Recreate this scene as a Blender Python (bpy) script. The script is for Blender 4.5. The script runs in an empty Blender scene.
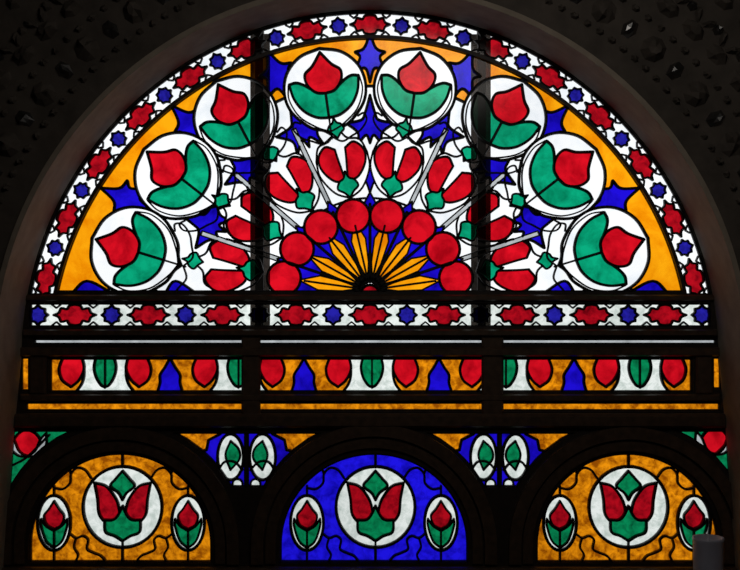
import bpy, math, random
from mathutils.geometry import delaunay_2d_cdt
random.seed(4)
S=0.006; ZC=2.4; D=7.0
def W(px,py,y=0.0): return ((px-370)*S, y, ZC+(285-py)*S)
scene=bpy.context.scene
scene.view_settings.view_transform='Standard'

# ---------------- materials ----------------
def lin(c):
    r=[]
    for v in c:
        v/=255.0
        r.append(v/12.92 if v<=0.04045 else ((v+0.055)/1.055)**2.4)
    return (r[0],r[1],r[2],1)
def mat_basic(name,rgb,rough=0.6,metal=0.0,noise=0.0,scale=20,bump=0.0):
    m=bpy.data.materials.new(name); m.use_nodes=True
    nt=m.node_tree; b=nt.nodes['Principled BSDF']
    b.inputs['Roughness'].default_value=rough; b.inputs['Metallic'].default_value=metal
    tc=nt.nodes.new('ShaderNodeTexCoord'); n=nt.nodes.new('ShaderNodeTexNoise')
    n.inputs['Scale'].default_value=scale; n.inputs['Detail'].default_value=6
    nt.links.new(tc.outputs['Object'],n.inputs['Vector'])
    r=nt.nodes.new('ShaderNodeValToRGB'); c=lin(rgb)
    r.color_ramp.elements[0].position=0.3; r.color_ramp.elements[1].position=0.7
    r.color_ramp.elements[0].color=tuple(x*(1-noise) for x in c[:3])+(1,)
    r.color_ramp.elements[1].color=c
    nt.links.new(n.outputs['Fac'],r.inputs['Fac']); nt.links.new(r.outputs['Color'],b.inputs['Base Color'])
    if bump>0:
        bp=nt.nodes.new('ShaderNodeBump'); bp.inputs['Strength'].default_value=bump; bp.inputs['Distance'].default_value=0.02
        nt.links.new(n.outputs['Fac'],bp.inputs['Height']); nt.links.new(bp.outputs['Normal'],b.inputs['Normal'])
    return m
def mat_glass(name,hi,lo,scale=6,p0=0.3,p1=0.6,gloss=0.02):
    m=bpy.data.materials.new(name); m.use_nodes=True
    nt=m.node_tree; nt.nodes.clear()
    out=nt.nodes.new('ShaderNodeOutputMaterial')
    tr=nt.nodes.new('ShaderNodeBsdfTransparent'); gl=nt.nodes.new('ShaderNodeBsdfGlossy')
    gl.inputs['Roughness'].default_value=0.15; gl.inputs['Color'].default_value=(1,1,1,1)
    mx=nt.nodes.new('ShaderNodeMixShader'); mx.inputs[0].default_value=gloss
    tc=nt.nodes.new('ShaderNodeTexCoord'); n=nt.nodes.new('ShaderNodeTexNoise')
    n.inputs['Scale'].default_value=scale; n.inputs['Detail'].default_value=8; n.inputs['Roughness'].default_value=0.62
    n.inputs['Distortion'].default_value=0.4
    nt.links.new(tc.outputs['Object'],n.inputs['Vector'])
    r=nt.nodes.new('ShaderNodeValToRGB'); r.color_ramp.elements[0].position=p0; r.color_ramp.elements[1].position=p1
    r.color_ramp.elements[0].color=lin(lo); r.color_ramp.elements[1].color=lin(hi)
    nt.links.new(n.outputs['Fac'],r.inputs['Fac'])
    nt.links.new(r.outputs['Color'],tr.inputs['Color'])
    nt.links.new(tr.outputs[0],mx.inputs[1]); nt.links.new(gl.outputs[0],mx.inputs[2]); nt.links.new(mx.outputs[0],out.inputs['Surface'])
    return m
G={
 'W':mat_glass('glass_clear',(253,254,255),(232,238,243),6,0.3,0.55),
 'w':mat_glass('glass_frosted',(238,243,238),(190,202,194),18,0.33,0.58),
 'd':mat_glass('glass_dim',(190,194,196),(146,150,152),8),
 'O':mat_glass('glass_amber',(255,170,14),(230,128,0),6,0.34,0.62),
 'o':mat_glass('glass_amber_textured',(244,150,14),(146,74,2),18,0.38,0.62),
 'R':mat_glass('glass_red',(222,16,34),(160,4,18),8,0.34,0.62),
 'r':mat_glass('glass_ruby',(180,12,28),(98,2,12),18),
 'G':mat_glass('glass_green',(10,170,124),(2,118,82),8,0.34,0.62),
 'g':mat_glass('glass_green_textured',(8,140,86),(4,78,46),20),
 'B':mat_glass('glass_blue',(30,14,210),(8,2,120),7),
 'b':mat_glass('glass_cobalt',(36,32,160),(14,10,90),20),
 'C':mat_glass('glass_blue_textured',(32,22,236),(10,4,150),16),
}
M_wood=mat_basic('dark_wood',(48,36,28),0.55,0,0.5,30)
M_rail=mat_basic('dark_wood_rail',(88,68,52),0.45,0,0.5,26)
M_lead=mat_basic('lattice_wood',(26,20,18),0.6,0,0.3,30)
M_plaster=mat_basic('plaster_reveal',(170,157,140),0.8,0,0.25,10,0.2)
M_wall=mat_basic('wall_plaster',(94,86,78),0.85,0,0.4,9,0.3)
M_mirror=mat_basic('mirror_facet',(150,150,150),0.38,1.0,0.2,10)
M_floor=mat_basic('floor_carpet',(60,30,24),0.9,0,0.5,20)
M_ceil=mat_basic('ceiling_plaster',(120,112,100),0.9,0,0.2,8)
M_iron=mat_basic('painted_steel_post',(52,46,42),0.6,0,0.2,8)
M_shade=mat_glass('painted_shade_strip',(118,112,108),(86,82,78),8)  # grey tint standing in for the shade beside each mullion
M_wax=mat_basic('candle_wax',(200,202,222),0.4,0,0.2,10)

# ---------------- 2D helpers ----------------
def cr(p,n=6):
    if len(p)==2: return [tuple(p[0]),tuple(p[1])]
    q=[(2*p[0][0]-p[1][0],2*p[0][1]-p[1][1])]+list(p)+[(2*p[-1][0]-p[-2][0],2*p[-1][1]-p[-2][1])]
    o=[]
    for i in range(1,len(q)-2):
        a,b,c,d=q[i-1:i+3]
        for k in range(n):
            t=k/n
            o.append(tuple(0.5*((2*b[j])+(-a[j]+c[j])*t+(2*a[j]-5*b[j]+4*c[j]-d[j])*t*t+(-a[j]+3*b[j]-3*c[j]+d[j])*t**3) for j in (0,1)))
    o.append(tuple(p[-1])); return o
def clean(p):
    o=[]
    for q in p:
        if not o or math.hypot(q[0]-o[-1][0],q[1]-o[-1][1])>0.12: o.append((q[0],q[1]))
    while len(o)>2 and math.hypot(o[0][0]-o[-1][0],o[0][1]-o[-1][1])<0.12: o.pop()
    return o
def shp(*runs,n=5):
    o=[]
    for r in runs: o+=cr(r,n)
    return clean(o)
def sym(*runs,n=5):
    h=[]
    for r in runs: h+=cr(r,n)
    return clean(h+[(-x,y) for x,y in reversed(h)])
def T(p,cx,cy,a=90,s=1.0,su=1.0):
    r=math.radians(a); c,sn=math.cos(r),math.sin(r)
    return [(cx+s*(su*u*sn+v*c), cy+s*(su*u*c-v*sn)) for u,v in p]
def ell(cx,cy,a,b=None,n=40):
    b=b or a
    return [(cx+a*math.cos(2*math.pi*i/n),cy+b*math.sin(2*math.pi*i/n)) for i in range(n)]
def rect(x0,y0,x1,y1): return [(x0,y0),(x1,y0),(x1,y1),(x0,y1)]
def mir(p,ax=370): return [(2*ax-x,y) for x,y in p]
def arc(cx,cy,R,a0,a1,n=60,b=None):
    b=b or R
    return [(cx+R*math.cos(math.radians(a0+(a1-a0)*i/n)),cy-b*math.sin(math.radians(a0+(a1-a0)*i/n))) for i in range(n+1)]
def pol(r,a,cx=370,cy=290): return (cx+r*math.cos(math.radians(a)),cy-r*math.sin(math.radians(a)))
def ccw(p):
    A=sum(p[i][0]*p[(i+1)%len(p)][1]-p[(i+1)%len(p)][0]*p[i][1] for i in range(len(p)))
    return p if A>0 else p[::-1]
def cdt(polys):
    V=[];F=[]
    for p in polys:
        p=ccw(clean(p)); F.append(list(range(len(V),len(V)+len(p)))); V+=p
    from mathutils import Vector
    r=delaunay_2d_cdt([Vector(v) for v in V],[],F,1,1e-3,True)
    return [tuple(v) for v in r[0]],[list(f) for f in r[2]],[list(o) for o in r[5]]

def link(name,V,F,mats,mi=None,parent=None,smooth=False):
    me=bpy.data.meshes.new(name); me.from_pydata(V,[],F)
    for m in mats: me.materials.append(m)
    if mi: me.polygons.foreach_set('material_index',mi)
    me.update(); ob=bpy.data.objects.new(name,me); scene.collection.objects.link(ob)
    if parent: ob.parent=parent
    if smooth:
        for p in me.polygons: p.use_smooth=True
    return ob
def empty(name):
    e=bpy.data.objects.new(name,None); scene.collection.objects.link(e); return e

def board(name,outer,holes,y0,y1,mat,parent=None,bevel=0):
    V2,F,O=cdt([outer]+holes)
    keep=[f for f,o in zip(F,O) if 0 in o and len(o)==1]
    n=len(V2); V=[W(x,y,y0) for x,y in V2]+[W(x,y,y1) for x,y in V2]
    FF=[];cnt={}
    for f in keep:
        FF.append(tuple(f)); FF.append(tuple(i+n for i in reversed(f)))
        for i in range(len(f)):
            a,b=f[i],f[(i+1)%len(f)]
            cnt[(a,b)]=1
    for a,b in cnt:
        if (b,a) not in cnt: FF.append((b,a,a+n,b+n))
    return link(name,V,FF,[mat],None,parent)

class Lead:
    def __init__(s): s.V=[];s.F=[]
    def seg(s,a,b,w,d=0.014):
        L=math.hypot(b[0]-a[0],b[1]-a[1])
        if L<1e-4: return
        nx,ny=-(b[1]-a[1])/L*w/2,(b[0]-a[0])/L*w/2
        i=len(s.V)
        for p in (a,b):
            for k,y in ((1,d),(1,-d*0.5),(0.55,-d),(-0.55,-d),(-1,-d*0.5),(-1,d)):
                s.V.append(W(p[0]+nx*k,p[1]+ny*k,y))
        for k in range(6):
            s.F.append((i+k,i+(k+1)%6,i+6+(k+1)%6,i+6+k))
    def dot(s,p,w,d=0.014):
        i=len(s.V)
        for y,k in ((d,1),(-d*0.5,1),(-d,0.55)):
            for j in range(8):
                s.V.append(W(p[0]+k*w/2*math.cos(j*math.pi/4),p[1]+k*w/2*math.sin(j*math.pi/4),y))
        for l in (0,8):
            for j in range(8):
                s.F.append((i+l+j,i+l+(j+1)%8,i+l+8+(j+1)%8,i+l+8+j))
        s.F.append(tuple(i+16+j for j in range(8)))
    def line(s,pts,w,d=0.014):
        for a,b in zip(pts,pts[1:]): s.seg(a,b,w,d)
        for p in pts: s.dot(p,w,d)
window=empty('window_1')
class Panel:
    def __init__(s,name,base,mat,ew=3.6): s.name=name; s.P=[(base,mat,ew)]; s.L=[]
    def add(s,p,mat,w=2.8): s.P.append((p,mat,w))
    def both(s,p,mat,w=2.8): s.add(p,mat,w); s.add(mir(p),mat,w)
    def line(s,p,w=2.4): s.L.append((p,w))
    def lboth(s,p,w=2.4): s.line(p,w); s.line(mir(p),w)
    def build(s):
        V2,F,O=cdt([p for p,_,_ in s.P])
        keys=sorted(set(m for _,m,_ in s.P)); own={}
        FF=[];mi=[]; e={}
        for f,o in zip(F,O):
            if 0 not in o: continue
            k=max(o); FF.append(tuple(f)); mi.append(keys.index(s.P[k][1]))
            for i in range(len(f)):
                e.setdefault(tuple(sorted((f[i],f[(i+1)%len(f)]))),[]).append(k)
        link(s.name+'_glass',[W(x,y,0) for x,y in V2],FF,[G[k] for k in keys],mi,window)
        L=Lead(); vw={}
        for (a,b),ks in e.items():
            if len(ks)==1 or ks[0]!=ks[1]:
                w=s.P[max(ks)][2] if len(ks)>1 else s.P[0][2]
                L.seg(V2[a],V2[b],w)
                for v in (a,b): vw[v]=max(vw.get(v,0),w)
        for v,w in vw.items(): L.dot(V2[v],w)
        for p,w in s.L: L.line(p,w)
        link(s.name+'_lattice',L.V,L.F,[M_lead],None,window)

# ---------------- motifs ----------------
BUD=sym([(0,-4),(9,-2),(16,6),(17,16),(9,23),(0,35)])
LEAFR=shp([(0,-29),(12,-27),(24,-19),(32,-6),(35,9)],[(35,9),(28,10),(21,7),(11,0),(0,-4)],[(0,-4),(0,-29)])
LEAFL=[(-x,y) for x,y in LEAFR]
PETR=shp([(1,-20),(12,-17),(21,-5),(22,7),(14,16),(5,12)],[(5,12),(4,2),(1,-20)])
PETL=[(-x,y) for x,y in PETR]
SPADE=sym([(0,-13),(5,-7),(11,-2),(8,5),(3,8),(0,15)])
CART=sym([(0,-9),(5,-8),(7,-5),(12,-6),(14,-2),(18.5,0)],[(18.5,0),(14,2),(12,6),(7,5),(5,8),(0,9)],n=3)
BLUE=sym([(0,-10),(3,-7),(7,-6)],[(7,-6),(7,-2.5),(10,0)],[(10,0),(7,2.5),(7,6)],[(7,6),(3,7),(0,10)],n=3)
STAR=sym([(0,-16),(4,-8),(13,-19)],[(13,-19),(12,-6),(24,4)],[(24,4),(9,7),(5,14),(0,32)])
KITE=sym([(0,-22),(5,-8),(18,-14)],[(18,-14),(10,2),(15,8)],[(15,8),(6,12),(0,27)])

# ---------------- fan ----------------
CX,CY=370,358
yb=292
def arcseg(R,y):
    a=math.degrees(math.asin((CY-y)/R)); return arc(CX,CY,R,a,180-a,110)
fanpoly=arcseg(320,yb)
fan=Panel('fan_light',fanpoly,'W')
inner=[pol(r,a) for a,r in [(180,262),(170,232),(157,214),(140,214),(125,210),(112,210),(100,206),(90,204)]]
half=cr(inner,6)
ring=half+mir(half)[::-1]
outer=arcseg(330,300)
fan.add(ring+outer,'O')
meds=[(325,89,98,41),(236,118,118,42),(178,176,142,43.5),(134,251,163,44)]
gaps=[(279,78,113,1.0),(193,127,135,1.0),(129,200,157,1.0)]
fan.add(T(KITE,370,60,90,1.0),'B')
for x,y,a,s in gaps: fan.both(T(KITE,x,y,a,s*1.15),'B')
fan.add(T(STAR,370,127,90,1.0),'B')
for a in (113,135.5,158):
    x,y=pol(173,a); fan.both(T(STAR,x,y,a,1.1),'B')
for x0,x1 in ((72,112),(118,158),(165,196)):
    fan.both(shp([(x0,yb+1),((x0+x1)/2-5,yb-11),(x1,yb+1)],[(x1,yb+1),(x0,yb+1)]),'B')
x,y=pol(112,90)
fan.add(T(sym([(0,-15),(3,-6),(6,1),(2,6),(0,14)]),x,y,90),'B',2.2)
HOOD=sym([(0,-38),(14,-30),(25,-12),(26,4)],[(26,4),(21,18),(8,23),(0,40)])
fl=[(102.0,132),(126,136),(149,140),(170.5,146)]
for a,r in fl:
    x,y=pol(r,a)
    fan.both(T(HOOD,x,y,a),'W',2.0)
for x,y,a,r in meds:
    s=r/41
    drop=sym([(0,-46),(7,-41),(20,-36),(36,-19),(41,0),(36,20),(21,35),(0,41)],n=5)
    fan.both(T(drop,x,y,a,s),'W',3.0)
    ln=cr([(0,-43),(-13,-37),(-29,-24),(-37,-6),(-36,8)],5)
    fan.lboth(T(ln,x,y,a,s),1.5); fan.lboth(T([(-u,v) for u,v in ln],x,y,a,s),1.5)
    fan.lboth(T([(0,-27),(0,-50)],x,y,a,s),2.0)
    fan.both(T(LEAFR,x,y,a,s),'G'); fan.both(T(LEAFL,x,y,a,s),'G')
    fan.both(T(BUD,x,y,a,s*1.06),'R')
    for sg in (1,-1):
        sc=cr([(0,-48),(sg*10,-54),(sg*20,-50),(sg*30,-45),(sg*37,-36),(sg*35,-29),(sg*29,-31)],5)
        fan.lboth(T(sc,x,y,a,s),1.8)
for a,r in fl:
    x,y=pol(r,a); k=1.06+0.12*(r-133)/14
    fan.both(T(PETR,x,y,a,k),'R',2.4); fan.both(T(PETL,x,y,a,k),'R',2.4)
    x,y=pol(r-25,a); fan.both(T(SPADE,x,y,a,0.95),'G',2.2)
    x,y=pol(r+33,a); fan.both(T(SPADE,x,y,a,0.75),'G',2.0)
# sunburst
circ=[(284,278),(297,249),(321,227),(353,216)]
ca=[math.degrees(math.atan2(290-y,x-370)) for x,y in circ]   # 172,150,128,103
GA=[90,(ca[3]+ca[2])/2,(ca[2]+ca[1])/2,(ca[1]+ca[0])/2,183]
for a in GA[1:4]:
    fan.both([pol(94,a-1.35),pol(178,a-0.75),pol(178,a+0.75),pol(94,a+1.35)],'d',1.5)
fan.add(arc(370,290,92,-4,184,60),'W',2.2)
for i,a in enumerate(GA):
    P=[pol(10,a),pol(78,a-11.5),pol(82,a-6),pol(98,a),pol(82,a+6),pol(78,a+11.5)]
    (fan.add if i==0 else fan.both)(P,'B',2.0)
for a in ca:
    P=[pol(10,a),pol(28,a-10),pol(52,a-8),pol(72,a),pol(52,a+8),pol(28,a+10)]
    fan.both(P,'O',1.8); fan.lboth([pol(8,a),pol(66,a)],2.2)
for (x,y) in circ: fan.both(ell(x,y,16.8,16.8,28),'R',2.8)
for i,a in enumerate(GA[:4]):
    (fan.line if i==0 else fan.lboth)([pol(8,a),pol(86,a)],3.2)
fan.add(arc(370,294,9,0,180,20),'r',3)
fan.build()

# ---------------- curved border ----------------
bo=arcseg(346,yb+3); bi=arcseg(321,yb+3)
bd=Panel('arched_border',bo+bi[::-1],'W')
st=5.44
for k in range(-15,16):
    a=90+k*st; x,y=pol(333.5,a,CX,CY)
    if y>yb+6: continue
    if k%2==0: bd.add(T(CART,x,y,a,1.08),'r',2.2)
    else: bd.add(T(BLUE,x,y,a,0.86),'b',2.0)
for k in range(-15,16):
    a=90+(k+0.5)*st
    for rr in (323.5,343.5):
        if CY-rr*math.sin(math.radians(a))<yb:
            x,y=pol(rr,a,CX,CY); bd.add(T(sym([(0,-4),(5,0)],[(5,0),(0,4)]),x,y,a,0.8),'W',1.6)
bd.build()

# ---------------- straight border ----------------
sb=Panel('straight_border',rect(30,303,710,327),'w')
for k in range(-9,10):
    x=370+k*36.9
    if k%2==0: sb.add(T(CART,x,315,90,1.14),'r',2.4)
    else: sb.add(T(BLUE,x,315,90,1.0),'b',2.4)
    for yy in (304.5,325.5): sb.add(T(sym([(0,-4),(5,0)],[(5,0),(0,4)]),x+18.4,yy,90,0.9),'w',1.6)
sb.build()

# ---------------- slits ----------------
SL=[rect(34,338.5,716,344.5),rect(26,402,720,411),rect(21,357,30,391),rect(712,357,721,389)]
Panel('clear_slit',SL[0],'d').build()
Panel('amber_slit',SL[1],'o').build()
Panel('amber_sliver_a',SL[2],'o').build()
Panel('amber_sliver_b',SL[3],'o').build()
# ---------------- tulip frieze ----------------
fz=Panel('tulip_frieze',rect(50,358,692,392),'o')
WB=sym([(0,-18),(30,-18)],[(30,-18),(23,-8),(21,4),(24,18)],[(24,18),(0,18)])
GB=sym([(0,-12),(4,-10),(9,-2),(11,8),(9,18)],[(9,18),(0,18)])
PB=shp([(23,18),(21,6),(26,-5),(34,-12)],[(34,-12),(43,-5),(46,6),(42,18)],[(42,18),(23,18)])
SB=sym([(0,-18),(13,-18)],[(13,-18),(10,-8),(10,0),(5,8),(0,17)])
for c in (105,238.5,372,506,640):
    fz.add(T(WB,c,375),'w'); fz.add(T(GB,c,375),'g')
    fz.add(T(PB,c,375),'R'); fz.add(T([(-u,v) for u,v in PB],c,375),'R')
    fz.line([(c,358),(c,388)],2)
for c in (170,304,439,574): fz.add(T(SB,c,375),'B')
fz.build()

# ---------------- lower arched lights ----------------
ARCH=[(121,91,'o'),(374,94,'C'),(627,91,'o')]
def archpoly(cx,a,b,y0=545,yb=562): return arc(cx,y0,a,0,180,44,b)+[(cx-a,yb),(cx+a,yb)]
arch_holes=[]
for i,(cx,a,m) in enumerate(ARCH):
    P=archpoly(cx,a,92); arch_holes.append(P)
    p=Panel('arched_light_%d'%(i+1),P,m)
    c=(cx+1.5,507)
    p.add(ell(c[0],c[1],39.5,40.5,44),'w',3.2)
    pr=shp([(1,-20),(13,-18),(23,-8),(25,8),(28,24)],[(28,24),(17,21),(9,12),(4,1),(1,-20)])
    p.add(T(pr,*c),'r'); p.add(T([(-u,v) for u,v in pr],*c),'r')
    p.add(T(sym([(0,-34),(8,-29),(17,-25),(18,-13)],[(18,-13),(10,-13),(5,-9),(0,1)]),*c),'g')
    p.add(T(sym([(0,7),(4,14),(12,21),(7,28),(0,36)]),*c),'g')
    p.line(T([(0,-33),(0,-40)],*c),2.2)
    for sg in (-1,1):
        o=(cx+sg*67,523)
        p.add(ell(o[0],o[1],16.5,27.5,32),'w',3.0)
        p.add(T(sym([(0,-6),(7,-2),(10,7),(5,14),(0,22)]),*o),'r',2.2)
        lf=shp([(0,-25),(8,-18),(13,-3),(13,4)],[(13,4),(8,-3),(0,-8)],[(0,-8),(0,-25)])
        p.add(T(lf,*o),'g',2.2); p.add(T([(-u,v) for u,v in lf],*o),'g',2.2)
        p.line([(o[0],496),(o[0],486)],2.4); p.line([(o[0],550),(o[0],562)],2.4)
        X=lambda v: cx+sg*v
        p.line(cr([(X(67),488),(X(58),489),(X(51),483),(X(50),474),(X(44),468),(X(36),470),(X(30),478)],5),2.4)
        p.line(cr([(X(50),474),(X(53),468),(X(60),468)],5),2.4)
        p.line(cr([(X(52),533),(X(45),538),(X(38),536),(X(33),540),(X(34),549),(X(27),553),(X(20),556),(X(14),563)],5),2.4)
        p.line(cr([(X(45),538),(X(47),547),(X(43),555),(X(46),562)],5),2.2)
    p.line([(c[0],453),(c[0],467)],3); p.line([(c[0],547),(c[0],562)],3)
    p.build()
# ---------------- spandrels ----------------
def cpt(cx,R,y,sg): return (cx+sg*math.sqrt(R*R-(545-y)**2),y)
sp_holes=[]
for i,(ca_,cb) in enumerate(((121,374),(374,627))):
    mid=(ca_+cb)/2-1
    ys=[432,440,450,460,470,480,487]
    P=[cpt(ca_,124,y,1) for y in ys]+[cpt(cb,124,y,-1) for y in ys[::-1]]
    sp_holes.append(P)
    p=Panel('spandrel_light_%d'%(i+1),P,'B')
    for sg in (-1,1):
        X=lambda v: mid+sg*v
        p.add([(X(80),428),(X(30),428),(X(26),434),(X(38),440),(X(40),450),(X(50),452),(X(62),446)],'o')
        p.add(ell(X(16),457,13,23,30),'w',3)
        p.add(T(shp([(0,-13),(9,-2),(8,8),(0,16)],[(0,16),(-5,2),(0,-13)]),X(16),457,90,1,-sg),'g',2.2)
        p.line(cr([(X(4),470),(X(12),462),(X(22),462),(X(28),470)],4),2.4)
        p.add(ell(X(9),484,5,5,12),'w',2)
    p.line([(mid,430),(mid,490)],5)
    p.build()
for i,sg in enumerate((-1,1)):
    cx=121 if sg<0 else 627
    ex=8 if sg<0 else 733
    ys=[430,438,448,458,470,480,486]
    pts=[cpt(cx,124,y,sg) for y in ys if abs(cpt(cx,124,y,sg)[0]-cx)<abs(ex-cx)]
    P=[(ex,430)]+pts+[(ex,cpt(cx,126,480,sg)[1]+4)]
    sp_holes.append(P)
    p=Panel('corner_light_%d'%(i+1),P,'g')
    c=(27,443) if sg<0 else (715,441)
    p.add(T(sym([(0,-13),(9,-9),(14,0),(9,9),(0,14)]),*c),'R',2.6)
    for s2 in (-1,1):
        p.add(T(shp([(0,-14),(10,-12),(19,-2),(19,10)],[(19,10),(13,3),(8,-8),(0,-14)]),c[0],c[1],90,1,s2),'d',2.2)
    p.line(cr([(c[0]-14,c[1]+22),(c[0],c[1]+14),(c[0]+22,c[1]-8)],5),2.4)
    p.build()

# ---------------- window frame board ----------------
def opening(R,e=0):
    return arc(370,358,R,0,180,90)+[(12-e,440),(1-e,600),(739+e,600),(728+e,440)]
fo=opening(350,2)
holes=[fanpoly,bo+bi[::-1],rect(30,303,710,327),rect(50,358,692,392)]+SL+arch_holes+sp_holes
board('frame_board',fo,holes,-0.025,0.03,M_wood,window)
def rail(name,x0,y0,x1,y1,d=-0.06,c=1.4):
    a=[W(x0,y0,-0.02),W(x1,y0,-0.02),W(x1,y1,-0.02),W(x0,y1,-0.02)]
    b=[W(x0+c,y0+c,d),W(x1-c,y0+c,d),W(x1-c,y1-c,d),W(x0+c,y1-c,d)]
    m=[W(x0,y0,d*0.75),W(x1,y0,d*0.75),W(x1,y1,d*0.75),W(x0,y1,d*0.75)]
    F=[(8,9,10,11),(3,2,1,0)]
    for l in (0,4):
        for k in range(4): F.append((l+k,l+(k+1)%4,l+4+(k+1)%4,l+4+k))
    link(name,a+m+b,F,[M_rail],None,window)
rail('rail_fan_base',27,294.5,713,301,-0.05)
rail('rail_border',25,329,715,336,-0.06)
rail('rail_mid',22,347,718,356,-0.06)
rail('rail_frieze',22,393.5,718,400.5,-0.05)
rail('rail_transom',16,413,724,427,-0.07,2.5)
rail('sill_rail',6,565,734,582,-0.10,2.5)
for n,x0,x1 in (('post_a',242,261),('post_b',481,503)):
    rail(n,x0,337,x1,428,-0.045,2)
rail('stile_a',31,356,48,394,-0.05,2); rail('stile_b',694,356,711,394,-0.05,2)
for i,(cx,a,m) in enumerate(ARCH):
    for j,(ri,ro,d) in enumerate(((a+4,a+14,-0.045),(a+16,a+28,-0.065))):
        n=44
        P=arc(cx,545,ro,0,180,n)+[(cx-ro,562),(cx-ri,562)]+arc(cx,545,ri,180,0,n)+[(cx+ri,562),(cx+ro,562)]
        board('arch_moulding_%d_%d'%(i,j),P,[],d,-0.02,M_rail,window)
def ringb(name,r0,r1,y0,d,mat,parent):
    a0=math.degrees(math.asin((CY-y0)/r1)); a1=math.degrees(math.asin((CY-y0)/r0))
    board(name,arc(CX,CY,r1,a0,180-a0,110)+arc(CX,CY,r0,180-a1,a1,110),[],d,0.0,mat,parent)
ringb('arched_rib_inner',318.7,322.3,294,-0.03,M_wood,window)
# rear mullions behind the fan, screwed to the frame board
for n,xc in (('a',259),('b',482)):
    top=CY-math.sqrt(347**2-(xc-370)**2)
    board('rear_mullion_'+n,rect(xc-4.2,top,xc+4.2,332),[],0.016,0.07,M_iron,window)
    board('mullion_shade_strip_'+n,rect(xc-10,top+2,xc+10,332),[],0.072,0.074,M_shade,window)  # added sheet, darkens the glass along the mullion like a soft shadow

# ---------------- wall, reveal ----------------
DP=0.52; YB=0.05
wallo=[(-330,-140),(1070,-140),(1070,685),(-330,685)]
board('wall_front',wallo,[opening(350)],-DP,YB,M_wall)
board('trim_1',opening(352,3),[opening(347,-3)],-DP-0.015,-0.03,M_plaster)
mm=[];mf=[];mi=[]
def pyramid(cx,cy,a,hu,hv,h,mt,nn=4,tilt=0):
    i=len(mm)
    for k in range(nn):
        t=2*math.pi*k/nn+tilt
        u,v=hu*math.cos(t),hv*math.sin(t)
        q=T([(u,v)],cx,cy,a)[0]; mm.append(W(q[0],q[1],-DP+0.005))
    dz=[random.uniform(0.3,1.5) for _ in range(nn)]
    for k in range(nn):
        t=2*math.pi*k/nn+tilt
        q=T([(hu*0.5*math.cos(t),hv*0.5*math.sin(t))],cx,cy,a)[0]; mm.append(W(q[0],q[1],-DP-h*dz[k]))
    mm.append(W(cx,cy,-DP-h*1.2))
    for k in range(nn):
        mf.append((i+k,i+(k+1)%nn,i+nn+(k+1)%nn,i+nn+k)); mi.append(mt)
        mf.append((i+nn+k,i+nn+(k+1)%nn,i+2*nn)); mi.append(mt)
for k in range(-22,23):
    a=90+k*4.2; x,y=pol(392,a,CX,CY)
    if k%2: pyramid(x,y,a,8,11,0.03,0,6)
    else: pyramid(x,y,a,13,13,0.05,1,8)
    for rr in (374,411):
        for dd in (-1,1):
            x,y=pol(rr,a+dd*1.05,CX,CY); pyramid(x,y,a,5,4,0.025,1,6)
    for rr in (430,470,510,550):
        x,y=pol(rr,a+2.1,CX,CY); pyramid(x,y,a,13,9,0.045,1,7)
        x,y=pol(rr+16,a,CX,CY); pyramid(x,y,a,6,6,0.03,0 if random.random()<0.6 else 1,5)
        for dd in (-0.9,0.9):
            x,y=pol(rr+14,a+2.1+dd,CX,CY); pyramid(x,y,a+dd*40,4,9,0.03,1,6)
link('mirror_mosaic_band',mm,mf,[M_mirror,M_wall],mi)

def box(name,x0,y0,z0,x1,y1,z1,mat):
    V=[(x,y,z) for x in (x0,x1) for y in (y0,y1) for z in (z0,z1)]
    F=[(0,1,3,2),(4,6,7,5),(0,4,5,1),(2,3,7,6),(0,2,6,4),(1,5,7,3)]
    return link(name,V,F,[mat])
xl=-4.2;xr=4.2;yk=-9.5;zt=4.95
box('floor',xl,yk,-0.1,xr,YB,0.0,M_floor)
box('ceiling',xl,yk,zt,xr,YB,zt+0.1,M_ceil)
box('wall_left',xl-0.1,yk,-0.1,xl,YB,zt+0.1,M_wall)
box('wall_right',xr,yk,-0.1,xr+0.1,YB,zt+0.1,M_wall)
box('wall_back',xl-0.1,yk-0.1,-0.1,xr+0.1,yk,zt+0.1,M_wall)

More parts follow.
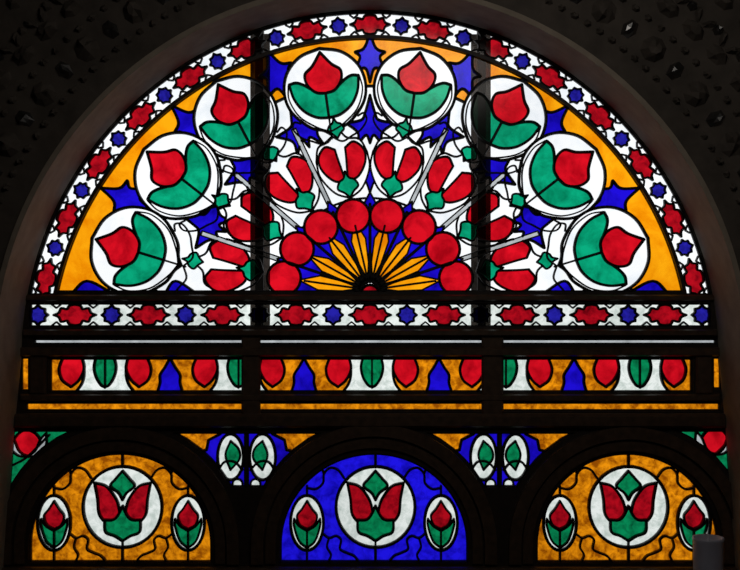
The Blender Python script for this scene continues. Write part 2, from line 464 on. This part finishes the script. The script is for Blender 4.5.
# ---------------- candle on sill ----------------
zs=W(0,600)[2]
prof=[(0,0),(0.088,0),(0.092,0.01),(0.085,0.03),(0.082,0.05),(0.086,0.40),(0.09,0.415),(0.088,0.425),(0.078,0.422),(0.07,0.405),(0.03,0.40),(0.006,0.402),(0.004,0.43),(0,0.432)]
V=[];F=[];N=32
cx_=(709-370)*S*0.955; cy_=-0.30
for r,z in prof:
    for k in range(N): V.append((cx_+r*math.cos(2*math.pi*k/N),cy_+r*math.sin(2*math.pi*k/N),zs+z*1.04))
for j in range(len(prof)-1):
    for k in range(N): F.append((j*N+k,j*N+(k+1)%N,(j+1)*N+(k+1)%N,(j+1)*N+k))
link('pillar_candle',V,F,[M_wax],None,None,True)

# ---------------- light, camera ----------------
w=bpy.data.worlds.new('overcast_sky'); scene.world=w; w.use_nodes=True
nt=w.node_tree; bg=nt.nodes['Background']; bg.inputs[1].default_value=1.0
tc=nt.nodes.new('ShaderNodeTexCoord'); n=nt.nodes.new('ShaderNodeTexNoise'); n.inputs['Scale'].default_value=7
n.inputs['Detail'].default_value=3
sx=nt.nodes.new('ShaderNodeSeparateXYZ'); mr=nt.nodes.new('ShaderNodeMapRange')
mr.inputs[1].default_value=-0.25; mr.inputs[2].default_value=0.02; mr.inputs[3].default_value=0.84; mr.inputs[4].default_value=1.10
mr2=nt.nodes.new('ShaderNodeMapRange'); mr2.inputs[1].default_value=0.3; mr2.inputs[2].default_value=0.6
mr2.inputs[3].default_value=0.86; mr2.inputs[4].default_value=1.05
mu=nt.nodes.new('ShaderNodeMath'); mu.operation='MULTIPLY'
nt.links.new(tc.outputs['Generated'],n.inputs['Vector']); nt.links.new(tc.outputs['Generated'],sx.inputs[0])
nt.links.new(sx.outputs['Z'],mr.inputs[0]); nt.links.new(n.outputs['Fac'],mr2.inputs[0])
nt.links.new(mr.outputs[0],mu.inputs[0]); nt.links.new(mr2.outputs[0],mu.inputs[1])
nt.links.new(mu.outputs[0],bg.inputs[1]); bg.inputs[0].default_value=(0.97,0.985,1,1)
la=bpy.data.lights.new('added_room_fill','AREA'); la.energy=17; la.shape='DISK'; la.size=1.6; la.color=(1,0.93,0.85)  # unseen fill light, added to lift the dark walls and rails
lo=bpy.data.objects.new('added_room_fill',la); scene.collection.objects.link(lo); lo.location=(0.6,-3.6,4.7)
lo.rotation_euler=(math.radians(55),0,0)
cam=bpy.data.cameras.new('camera'); co=bpy.data.objects.new('camera',cam); scene.collection.objects.link(co)
co.location=(0,-D,ZC); co.rotation_euler=(math.pi/2,0,0)
cam.sensor_width=36; cam.lens=36*D/(740*S); scene.camera=co
